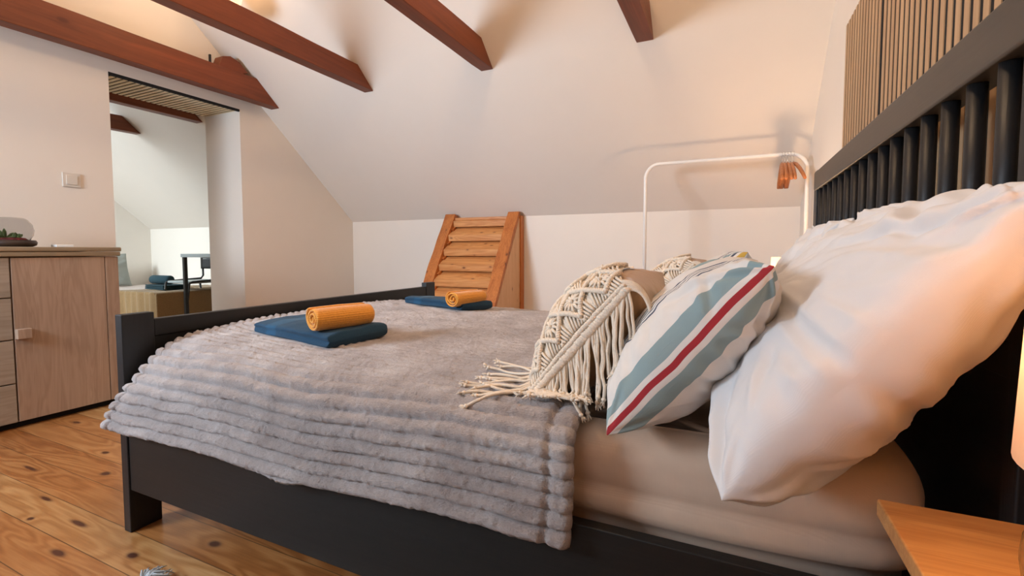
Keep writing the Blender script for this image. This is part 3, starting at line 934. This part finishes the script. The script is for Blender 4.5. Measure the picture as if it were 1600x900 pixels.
def rolled_towel(c0, c1, r, zrest, label, seed):
    """spiral roll from end centre c0 (facing the camera) to c1"""
    ax = Vector((c1[0]-c0[0], c1[1]-c0[1], 0)); L_ = ax.length; ax.normalize(); sd = Vector((-ax.y, ax.x, 0)); up = Vector((0, 0, 1))
    turns = 2.8; n = 170; th = r/turns*.27
    sp = []
    for i in range(n+1):
        f = i/n; an = f*turns*2*PI + 2.2
        rr = .006 + (r-.009)*f
        wob = 1 + .20*noise.noise(Vector((an*.8, seed, f*3)))*(1-f*.7)
        sp.append((rr*wob*math.cos(an)*1.06, rr*wob*math.sin(an)*.95))
    outl = []; ds = []
    cum = 0
    for i in range(n+1):
        a = sp[max(0, i-1)]; b = sp[min(n, i+1)]
        tx, ty = b[0]-a[0], b[1]-a[1]; l = math.hypot(tx, ty) or 1
        if i: cum += math.hypot(sp[i][0]-sp[i-1][0], sp[i][1]-sp[i-1][1])
        outl.append(((sp[i][0]-ty/l*-th, sp[i][1]+tx/l*-th), (sp[i][0]+ty/l*-th, sp[i][1]-tx/l*-th))); ds.append(cum)
    nl = 30; V = []; A = []
    for j in range(nl+1):
        g = j/nl
        ed = min(g, 1-g)*L_
        rnd_ = max(0, 1-ed/.008)
        for i in range(n+1):
            f = i/n
            stick = .010*noise.noise(Vector((f*4, seed, 1 if g < .5 else 2)))*(1 if (g < .1 or g > .9) else 0)
            bulge = 1 - .05*abs(g-.5)*2 + .02*noise.noise(Vector((g*4, f*3, seed)))
            for s in (0, 1):
                x, y = outl[i][s]; mx, my = sp[i]
                x = mx + (x-mx)*(1-.55*rnd_**2); y = my+(y-my)*(1-.55*rnd_**2)
                base = Vector((c0[0], c0[1], zrest + r*.96))
                V.append(base + ax*(g*L_+stick) + sd*(x*bulge) + up*(y*bulge)); A.append(ds[i])
    w_ = (n+1)*2
    Fc = []
    for j in range(nl):
        for i in range(n):
            a = j*w_+i*2; b = a+w_
            Fc.append((a, a+2, b+2, b)); Fc.append((a+1, b+1, b+3, a+3))
        a = j*w_; b = a+w_
        Fc.append((a, b, b+1, a+1)); a += n*2; b += n*2; Fc.append((a, a+1, b+1, b))
    for i in range(n):
        a = i*2; Fc.append((a, a+1, a+3, a+2)); a += nl*w_; Fc.append((a, a+2, a+3, a+1))
    o = obj('rolled_towel', V, Fc, M['mustard'], smooth=True, attr=A)
    return tag(o, label, 'towel', 'rolled mustard towels')
folded_towel((-1.425, 1.035, 0), (.40, -.065), .415, .215, .046, 'folded petrol blue towel on the bed nearest the camera', 1.0)
rolled_towel((-1.085, .975), (-1.035, 1.155), .042, .634, 'rolled mustard towel on the near blue towel, its spiral end showing', 2.0)
folded_towel((-1.50, 1.925, 0), (.42, -.125), .44, .20, .044, 'folded petrol blue towel on the far side of the bed by the footboard', 4.0)
rolled_towel((-1.115, 1.775), (-1.07, 1.965), .042, .616, 'rolled mustard towel on the far blue towel, in front of the pine stair box', 5.0)

# ------------------------------------------------------------ pine stair enclosure by the far wall
st = thing('stair_enclosure', (-2.0, 3.5, 0), 'slanting pine stair box with stringers and lapped boards against the white wall', 'stair box')
def stringer(x0, x1, dp_):
    # front face runs from (3.10,0) up to (3.66,1.20)
    n = 30; mb = MB(); v = []
    for i in range(n+1):
        f = i/n; yy = 2.93 + (3.665-2.93)*f; zz = .0 + 1.205*f
        for dy in (0, dp_):
            for x in (x0, x1):
                jx = .008*noise.noise(Vector((x*20, f*7, 3))) if dy == 0 else 0
                v.append((x+jx, yy+dy+.004*noise.noise(Vector((x, f*9, dy))), zz))
    fcs = [(0, 2, 3, 1), (n*4, n*4+1, n*4+3, n*4+2)]
    for i in range(n):
        a = i*4; b = a+4
        fcs += [(a, a+1, b+1, b), (a+2, b+2, b+3, a+3), (a, b, b+2, a+2), (a+1, a+3, b+3, b+1)]
    mb.add([(p[0], min(p[1], 3.742), min(p[2], zroof(min(p[1], 3.742))-.004)) for p in v], fcs)
    return mb.build('stringer', M['stair_frame'], st, bevel=.004)
stringer(-2.365, -2.265, .13); stringer(-1.735, -1.630, .04)
k = 0; z = .06
while z < 1.15:
    h = .128; f = (z)/1.205; y0 = 2.93 + .735*f + .075
    top = min(z+h, 1.165)
    y1 = 2.93 + .735*(top/1.205) + .075
    b = MB().prism([(y0-.030, z), (y0-.036, z+.052), (min(y1+.012, 3.72), top), (min(y1+.036, 3.738), top), (y0+.02, z)], 0, -2.266, -1.734)
    b.build('lapped_board', M['stair_board'], st, bevel=.002)
    z += h; k += 1
# tread ends let into the inner face of the left stringer
for i in range(6):
    f = (.42+i*.128)/1.205; yy = 2.93+.735*f
    MB().prism([(yy+.02, f*1.205), (yy+.075, f*1.205+.03), (yy+.075, f*1.205-.035)], 0, -2.266, -2.247).build('tread_end', M['stair_frame'], st)
MB().prism([(2.93+.044, 0), (3.70, 0), (3.70, 1.145), (2.93+.044+.7, 1.145)], 0, -1.665, -1.631).build('side_panel', M['stair_side'], st)
MB().box((-1.665, 3.682, 0), (-1.617, 3.745, 1.172)).build('corner_trim', M['stair_frame'], st, bevel=.003)
MB().box((-2.27, 3.66, 1.145), (-1.73, 3.735, 1.168)).build('top_board', M['stair_board'], st, bevel=.003)

# ------------------------------------------------------------ clothes rail and hangers
RYY, RZZ = 3.20, 1.432
cr = thing('clothes_rail', (-.05, RYY, 0), 'white tubular clothes rail standing behind the far side of the bed', 'clothes rail')
def rail_pts(x0, x1, z0, z1, r=.09):
    P = [(x0, RYY, z0)]
    for i in range(9):
        a = PI - i/8*PI/2; P.append((x0+r+r*math.cos(a), RYY, z1-r+r*math.sin(a)))
    for i in range(9):
        a = PI/2 - i/8*PI/2; P.append((x1-r+r*math.cos(a), RYY, z1-r+r*math.sin(a)))
    P.append((x1, RYY, z0)); return P
MB().tube(rail_pts(-.512, .398, .04, RZZ), .011, 14).build('frame_tube', M['white_metal'], cr, smooth=True)
for x in (-.512, .398):
    MB().tube([(x, RYY-.22, .03), (x, RYY-.20, .045), (x, RYY+.20, .045), (x, RYY+.22, .03)], .011, 12).build('foot_bar', M['white_metal'], cr, smooth=True)
MB().tube([(-.512, RYY, .12), (.398, RYY, .12)], .009, 10).build('cross_bar', M['white_metal'], cr, smooth=True)
def hanger(x, turn, slope, label):
    t = thing('clothes_hanger', (x, RYY, RZZ), label, 'hanger', 'wooden hangers on the white rail')
    hk = []
    for i in range(14):
        a = -.45 + i/13*(PI*1.25); hk.append((x, RYY+.017*math.cos(a), RZZ-.004+.017*math.sin(a)))
    c, s = math.cos(turn), math.sin(turn)
    def W(u, z): return Vector((x + s*u + slope*z, RYY + c*u, RZZ-.055+z))
    pts = [Vector(p) for p in hk[::-1]]
    pts = [Vector((x, RYY-.015, RZZ-.008)), Vector((x, RYY-.006, RZZ+.012)), Vector((x, RYY+.006, RZZ+.014)), Vector((x, RYY+.017, RZZ+.004)), Vector((x, RYY+.014, RZZ-.012)), Vector((x, RYY, RZZ-.022)), W(0, 0)]
    MB().tube(pts, .0017, 8).build('hook', M['chrome'], t, smooth=True)
    body = MB()
    for sg in (-1, 1):
        P = [W(sg*.0, .0), W(sg*.05, -.012), W(sg*.12, -.045), W(sg*.18, -.085), W(sg*.215, -.115)]
        body.tube(P, [.010, .0105, .0105, .010, .008], 8)
    body.build('shoulder_bar', M['hanger_wood'], t, smooth=True)
hx = [(.268, .04, .06), (.282, .02, .04), (.297, -.02, .02), (.312, -.02, .0), (.328, -.10, -.10)]
names = ['leftmost', 'second from the left', 'middle', 'second from the right', 'rightmost']
for (x, t, s_), nm in zip(hx, names):
    hanger(x, t, s_, 'wooden clothes hanger, %s of the five on the white rail' % nm)

# ------------------------------------------------------------ dresser
DX, DB = -3.150, -3.548
dr = thing('dresser', (-3.35, 1.01, 0), 'light oak sideboard with drawers and a door beside the doorway', 'dresser')
def dp(a, b, name, mat, parent=dr, bevel=.002): return MB().box(a, b).build(name, mat, parent, bevel=bevel)
dp((DB, .545, .03), (DX-.022, 1.482, .842), 'carcass', M['oak'])
dp((DB, .53, .845), (DX+.012, 1.490, .868), 'top', M['oak_top'], bevel=.004)
dp((DB, .53, .870), (DX+.016, 1.494, .893), 'top_board', M['oak_top'], bevel=.005)
dp((DB+.02, .56, .0), (DX-.035, 1.465, .03), 'plinth', M['felt'])
door = dp((DX-.020, 1.042, .034), (DX, 1.418, .840), 'door', M['oak'])
dp((DX+.0, 1.042, .443), (DX+.030, 1.096, .492), 'handle', M['oak'], bevel=.003)
dp((DX-.020, 1.421, .034), (DX, 1.482, .840), 'side_stile', M['oak'])
for (a, b) in ((.034, .222), (.228, .437), (.443, .642), (.648, .840)):
    d = dp((DX-.020, .548, a), (DX, 1.036, b), 'drawer', M['oak_h'])
    hb = MB().box((DX, .78, (a+b)/2-.022), (DX+.028, .832, (a+b)/2+.022)).build('handle', M['oak_h'], dr, bevel=.003)
    mw = hb.location.copy(); hb.parent = d; hb.location = (0, 0, 0)
ho = [o for o in bpy.data.objects if o.name.startswith('handle')][0]
ho.parent = door; ho.location = (0, 0, 0)

tr = thing('terrarium', (-3.35, 1.105, .893), 'small glass bowl terrarium with succulents on a dark dish, on the oak dresser', 'terrarium')
TZ = .894
MB().lathe([(.0, 0), (.085, 0), (.102, .008), (.106, .022), (.100, .034), (.094, .030), (.090, .016), (.0, .014)], (-3.35, 1.105, TZ), 36).build('dish', M['dark_dish'], tr, smooth=True)
MB().lathe([(.0, .0155), (.05, .018), (.078, .030), (.093, .060), (.096, .085), (.090, .115), (.074, .138), (.060, .148), (.058, .147), (.072, .136), (.087, .114), (.093, .085), (.090, .061), (.076, .033), (.05, .021), (0, .0185)], (-3.35, 1.105, TZ), 36).build('glass_bowl', M['glass'], tr, smooth=True)
MB().lathe([(0, .020), (.050, .022), (.060, .034), (.048, .046), (.0, .050)], (-3.35, 1.120, TZ), 24).build('pebble_bed', M['red_pot'], tr, smooth=True)
rn = random.Random(4)
for (px, py, hh) in ((-3.35, 1.095, .062), (-3.34, 1.135, .045), (-3.36, 1.07, .036)):
    mb = MB()
    for i in range(11):
        a = rn.uniform(0, 2*PI); e = rn.uniform(.3, 1.3); l = hh*rn.uniform(.6, 1)
        p0 = Vector((px, py, TZ+.04)); d = Vector((math.cos(a)*math.cos(e), math.sin(a)*math.cos(e), math.sin(e)))
        mb.tube([p0, p0+d*l*.35, p0+d*l*.75, p0+d*l], [.003, .0065, .0075, .002], 7)
    mb.build('succulent', M['leaf'], tr, smooth=True)
tag(MB().box((-3.33, 1.262, .8935), (-3.27, 1.335, .907)).build('small_box', M['wrapbox'], bevel=.002), 'tiny flat white box lying on the oak dresser top', 'box')

sw = thing('light_switch', (XL, 1.455, 1.29), 'square white light switch on the wall above the dresser', 'light switch')
MB().box((XL+.0005, 1.412, 1.250), (XL+.008, 1.498, 1.334)).build('frame', M['plastic'], sw, bevel=.003)
MB().box((XL+.008, 1.428, 1.265), (XL+.0125, 1.482, 1.319)).build('rocker', M['plastic'], sw, bevel=.002)

# ------------------------------------------------------------ bedside table and lamp nearest the camera
nt_ = thing('bedside_table', (.29, .50, 0), 'small oak bedside table at the near side of the bed', 'bedside table')
TX0, TX1, TY0, TY1, TT = .174, .418, .26, .712, .560
MB().box((TX0, TY0, TT-.022), (TX1, TY1, TT)).build('table_top', M['table_oak'], nt_, bevel=.0025)
MB().box((TX0+.06, TY0+.03, TT-.095), (TX1-.004, TY1-.05, TT-.023)).build('drawer_box', M['table_oak'], nt_, bevel=.002)
for x in (TX0+.022, TX1-.030):
    for y in (TY0+.03, TY1-.055):
        MB().prism([(x, y), (x+.024, y), (x+.024, y+.024), (x, y+.024)], 2, 0, TT-.095).build('leg', M['table_oak'], nt_, bevel=.002)
def lamp(cx_, cy_, z0, rb, rtop, zs0, zs1, power, mat, lab, ball=.093, lw=WARM):
    t = thing('table_lamp', (cx_, cy_, z0), lab, 'lamp')
    hb = (zs0 - z0)*.5
    prof = [(0, .0), (ball*.62, .0), (ball*.70, .004)]
    for i in range(1, 14):
        a = -PI/2*.75 + i/14*PI*.86
        prof.append((ball*math.cos(a), hb*1.02 + hb*math.sin(a)))
    prof += [(ball*.22, hb*2.04), (.012, hb*2.10), (.012, hb*2.35), (0, hb*2.35)]
    MB().lathe(prof, (cx_, cy_, z0+.0005), 40).build('base', M['ball_wood'], t, smooth=True)
    n = 48; pr = [(rb, zs0), (rtop, zs1), (rtop-.002, zs1), (rb-.002, zs0), (rb, zs0)]
    MB().lathe(pr, (cx_, cy_, 0), n).build('lamp_shade', mat, t, smooth=True)
    MB().tube([(cx_, cy_, z0+hb*2.2), (cx_, cy_, zs0+.05)], .012, 12).build('socket', M['plastic'], t, smooth=True)
    MB().lathe([(0, 0), (.012, .004), (.026, .03), (.028, .05), (.018, .072), (0, .08)], (cx_, cy_, zs0+.05), 20).build('light_bulb', mat, t, smooth=True)
    ring = MB()
    for k in range(3):
        a = k*2*PI/3; ring.tube([(cx_, cy_, zs0+.045), (cx_+math.cos(a)*(rb-.003), cy_+math.sin(a)*(rb-.003), zs0+.03)], .0015, 6)
    ring.build('shade_spider', M['chrome'], t, smooth=True)
    bulb('lamp_light', (cx_, cy_, (zs0+zs1)/2+.03), power, lw, .085)
lamp(.290, .440, TT, .0995, .092, .716, .945, 8.0, M['shade'], 'lit table lamp with glossy round wooden base on the near bedside table')
# opening of the shades lets the lamp light out upwards and downwards; cloth glow is carried by the shade itself

# far bedside table and lamp
ft = thing('bedside_table', (.30, 2.78, 0), 'small bedside table on the far side of the bed, hidden behind the pillows', 'bedside table')
MB().box((.16, 2.58, .458), (.418, 2.98, .480)).build('table_top', M['table_oak'], ft, bevel=.0025)
for x in (.17, .385):
    for y in (2.60, 2.94):
        MB().box((x, y, 0), (x+.022, y+.022, .458)).build('leg', M['table_oak'], ft, bevel=.002)
lamp(.295, 2.75, .480, .108, .100, .62, .836, 15.0, M['shade_far'], 'lit lamp behind the pillows, only a bright sliver of shade showing', .08, (1, .66, .40))

# ------------------------------------------------------------ hanging shade over the bed foot beam
pe = thing('pendant_lamp', (-2.86, 1.93, 2.36), 'white ribbed pendant shade just peeking over the long beam at the top', 'pendant lamp')
prof = []
for i in range(41):
    f = i/40; a = f*PI
    prof.append((.040+.085*math.sin(a)**.5 + .0022*math.cos(i*PI), -.13*math.cos(a)*1.0))
MB().lathe(prof, (-2.86, 1.93, 2.490), 36).build('paper_shade', M['pendant'], pe, smooth=False)
MB().tube([(-2.86, 1.93, 2.56), (-2.86, 1.93, zroof(1.86)+.01)], .003, 8).build('cable', M['plastic'], pe, smooth=True)
MB().lathe([(0, 0), (.03, .002), (.034, .03), (.02, .06), (0, .07)], (-2.86, 1.93, 2.45), 16).build('light_bulb', M['pendant'], pe, smooth=True)
bulb('pendant_light', (-2.86, 1.93, 2.66), 9, WARM2, .05)

# ------------------------------------------------------------ rug with yarn tassel at the bottom edge of the view
rg = thing('rug', (-1.2, .10, 0), 'pale blue-grey yarn tassel of a rug lying on the floorboards at the bottom edge', 'rug')
MB().box((-1.36, -.9, .001), (-.30, .642, .012)).build('pile', M['rug'], rg, bevel=.004)
rn = random.Random(9)
tb = Vector((-1.350, .652, .014))
mb = MB()
for i in range(26):
    a = rn.uniform(.9, 2.6); l = rn.uniform(.045, .072)
    d = Vector((math.cos(a), math.sin(a), 0))
    mb.tube([tb, tb+d*l*.4+Vector((0, 0, rn.uniform(.01, .025))), tb+d*l*.8+Vector((0, 0, rn.uniform(.004, .02))), tb+d*l+Vector((0, 0, rn.uniform(.0, .012)))], [.0024, .0022, .002, .0012], 5)
mb.build('tassel', M['tassel'], rg, smooth=True)

# ------------------------------------------------------------ room beyond the doorway
b2 = thing('single_bed', (-6.1, 3.18, 0), 'low single bed under a brown striped cover in the room beyond the doorway', 'bed')
MB().box((-7.05, 2.76, .02), (-5.18, 3.66, .26)).build('bed_base', M['black_wood_x'], b2, bevel=.01)
def soft_box(a, b, r=.05, n=3, jit=.006, name='x', mat=None, parent=None, ridges=None):
    nx_, ny_ = 90, 50; V = []
    x0, y0, z0 = a; x1, y1, z1 = b
    def pt(u, v):
        x = x0-.02+(x1-x0+.04)*u; y = y0-.02+(y1-y0+.04)*v
        ex = min(x-x0, x1-x); ey = min(y-y0, y1-y); e = min(ex, ey)
        if e <= 0: z = z0
        else: z = z1 - (r - math.sqrt(max(0, r*r-(max(0, r-e))**2))) + jit*noise.noise(Vector((x*5, y*5, 2)))
        x = min(max(x, x0), x1); y = min(max(y, y0), y1)
        if ridges: z += ridges*math.sin(y*2*PI/.045) if e > 0 else 0
        return (x, y, z)
    return MB().grid(pt, nx_, ny_).build(name, mat, parent, smooth=True)
soft_box((-7.06, 2.74, .22), (-5.16, 3.68, .435), name='mattress_pad', mat=M['pink_sheet'], parent=b2)
def cover():
    def pt(u, v):
        s = v*1.55
        x = -5.90 + .76*u + .10*(1-min(1, s/.4))*(1-u)*-1*0
        if s < .30: y = 2.715 + .008*math.sin(x*22); z = .16+s
        elif s < 1.26: y = 2.72+(s-.30); z = .452 + .010*noise.noise(Vector((x*6, y*6, 1)))
        else: y = 3.69; z = .45-(s-1.26)
        x += .05*math.sin(s*3)*(1-u)
        if u > .97: z -= .02
        y += .004*math.sin(x*60)*(1 if s < .3 else 0)
        z += .0045*math.sin(x*2*PI/.05)*(1 if s >= .3 else 0)
        y += .012*math.sin(x*2*PI/.11)*(1 if s < .3 else 0)
        return (x, y, z)
    mb = MB().grid(pt, 120, 110)
    mb.grid(lambda u, v: (-5.14+.004*math.sin(v*60), 2.72+.97*u, .15+.305*v), 60, 20)
    m = plain('brown_ribbed_cover', (.30, .19, .085), .9, bump=.5, scale=120, var=.3, sheen=.4)
    o = mb.build('bed_cover', m, smooth=True); tag(o, 'golden brown ribbed cover hanging over the far single bed', 'bed cover')
    sd = o.modifiers.new('thickness', 'SOLIDIFY'); sd.thickness = .006; sd.offset = 0
cover()
fnp = cushion_surface(.62, .42, .15, 1.3, .06, .45, .006)
mm = frame((-6.90, 3.05, .64), (0, 1, 0), (-.12, 0, .45))
o = cushion('pillow', fnp, mm, M['grey_fabric'], 40); tag(o, 'grey-green pillow at the head of the far single bed', 'pillow')
def slab_towel(c, w_, d_, h_, rz, label, roll=False):
    mb = MB()
    if roll: mb.tube([(-w_/2, 0, 0), (-w_/2+.01, 0, 0), (w_/2-.01, 0, 0), (w_/2, 0, 0)], [h_*.36, h_/2, h_/2, h_*.36], 20)
    else:
        for k in range(3): mb.box((-w_/2+.006*k, -d_/2, -h_/2+h_/3*k+.001), (w_/2-.004*k, d_/2, -h_/2+h_/3*(k+1)-.001))
    o = mb.build('rolled_towel' if roll else 'folded_towel', M['dark_teal'], bevel=0 if roll else .009, smooth=roll)
    o.location = c; o.rotation_euler = (0, 0, rz); return tag(o, label, 'towel')
slab_towel((-5.58, 3.06, .485), .42, .24, .05, -.1, 'dark teal folded towel on the single bed beyond the doorway')
slab_towel((-5.64, 3.05, .560), .30, .10, .095, .05, 'dark teal rolled towel stacked on the folded one beyond the doorway', True)

dk = thing('desk', (-5.0, 3.0, 0), 'grey-topped desk with thin black legs in the room beyond the doorway', 'desk')
DT = .845
MB().box((-5.03, 2.90, DT-.035), (-4.05, 3.50, DT)).build('desk_top', M['desk_top'], dk, bevel=.003)
for x in (-5.02, -4.09):
    for y in (2.91, 3.46):
        MB().box((x, y, 0), (x+.032, y+.032, DT-.035)).build('leg', M['black_metal'], dk, bevel=.002)
ch = thing('desk_chair', (-5.2, 3.15, 0), 'black chair with thin bent steel frame behind the far desk', 'chair')
def arc_back():
    def f(u, v):
        return (-5.40+.42*u, 3.34-.05*math.sin(u*PI)*-1, .675+.125*v)
    return MB().grid(f, 14, 6)
ab = arc_back().build('backrest', M['black_metal'], ch, smooth=True); sd = ab.modifiers.new('t', 'SOLIDIFY'); sd.thickness = .02
MB().box((-5.38, 2.96, .535), (-5.00, 3.33, .560)).build('seat', M['desk_top'], ch, bevel=.01)
for x in (-5.385, -4.985):
    MB().tube([(x, 3.34, .78), (x, 3.34, .60), (x+.01, 3.31, .57), (x, 2.98, .555), (x, 2.95, .54), (x-.03, 2.90, .0)], .0105, 10).build('side_frame', M['black_metal'], ch, smooth=True)
    MB().tube([(x, 3.30, .55), (x-.02, 3.36, .0)], .0105, 10).build('leg', M['black_metal'], ch, smooth=True)
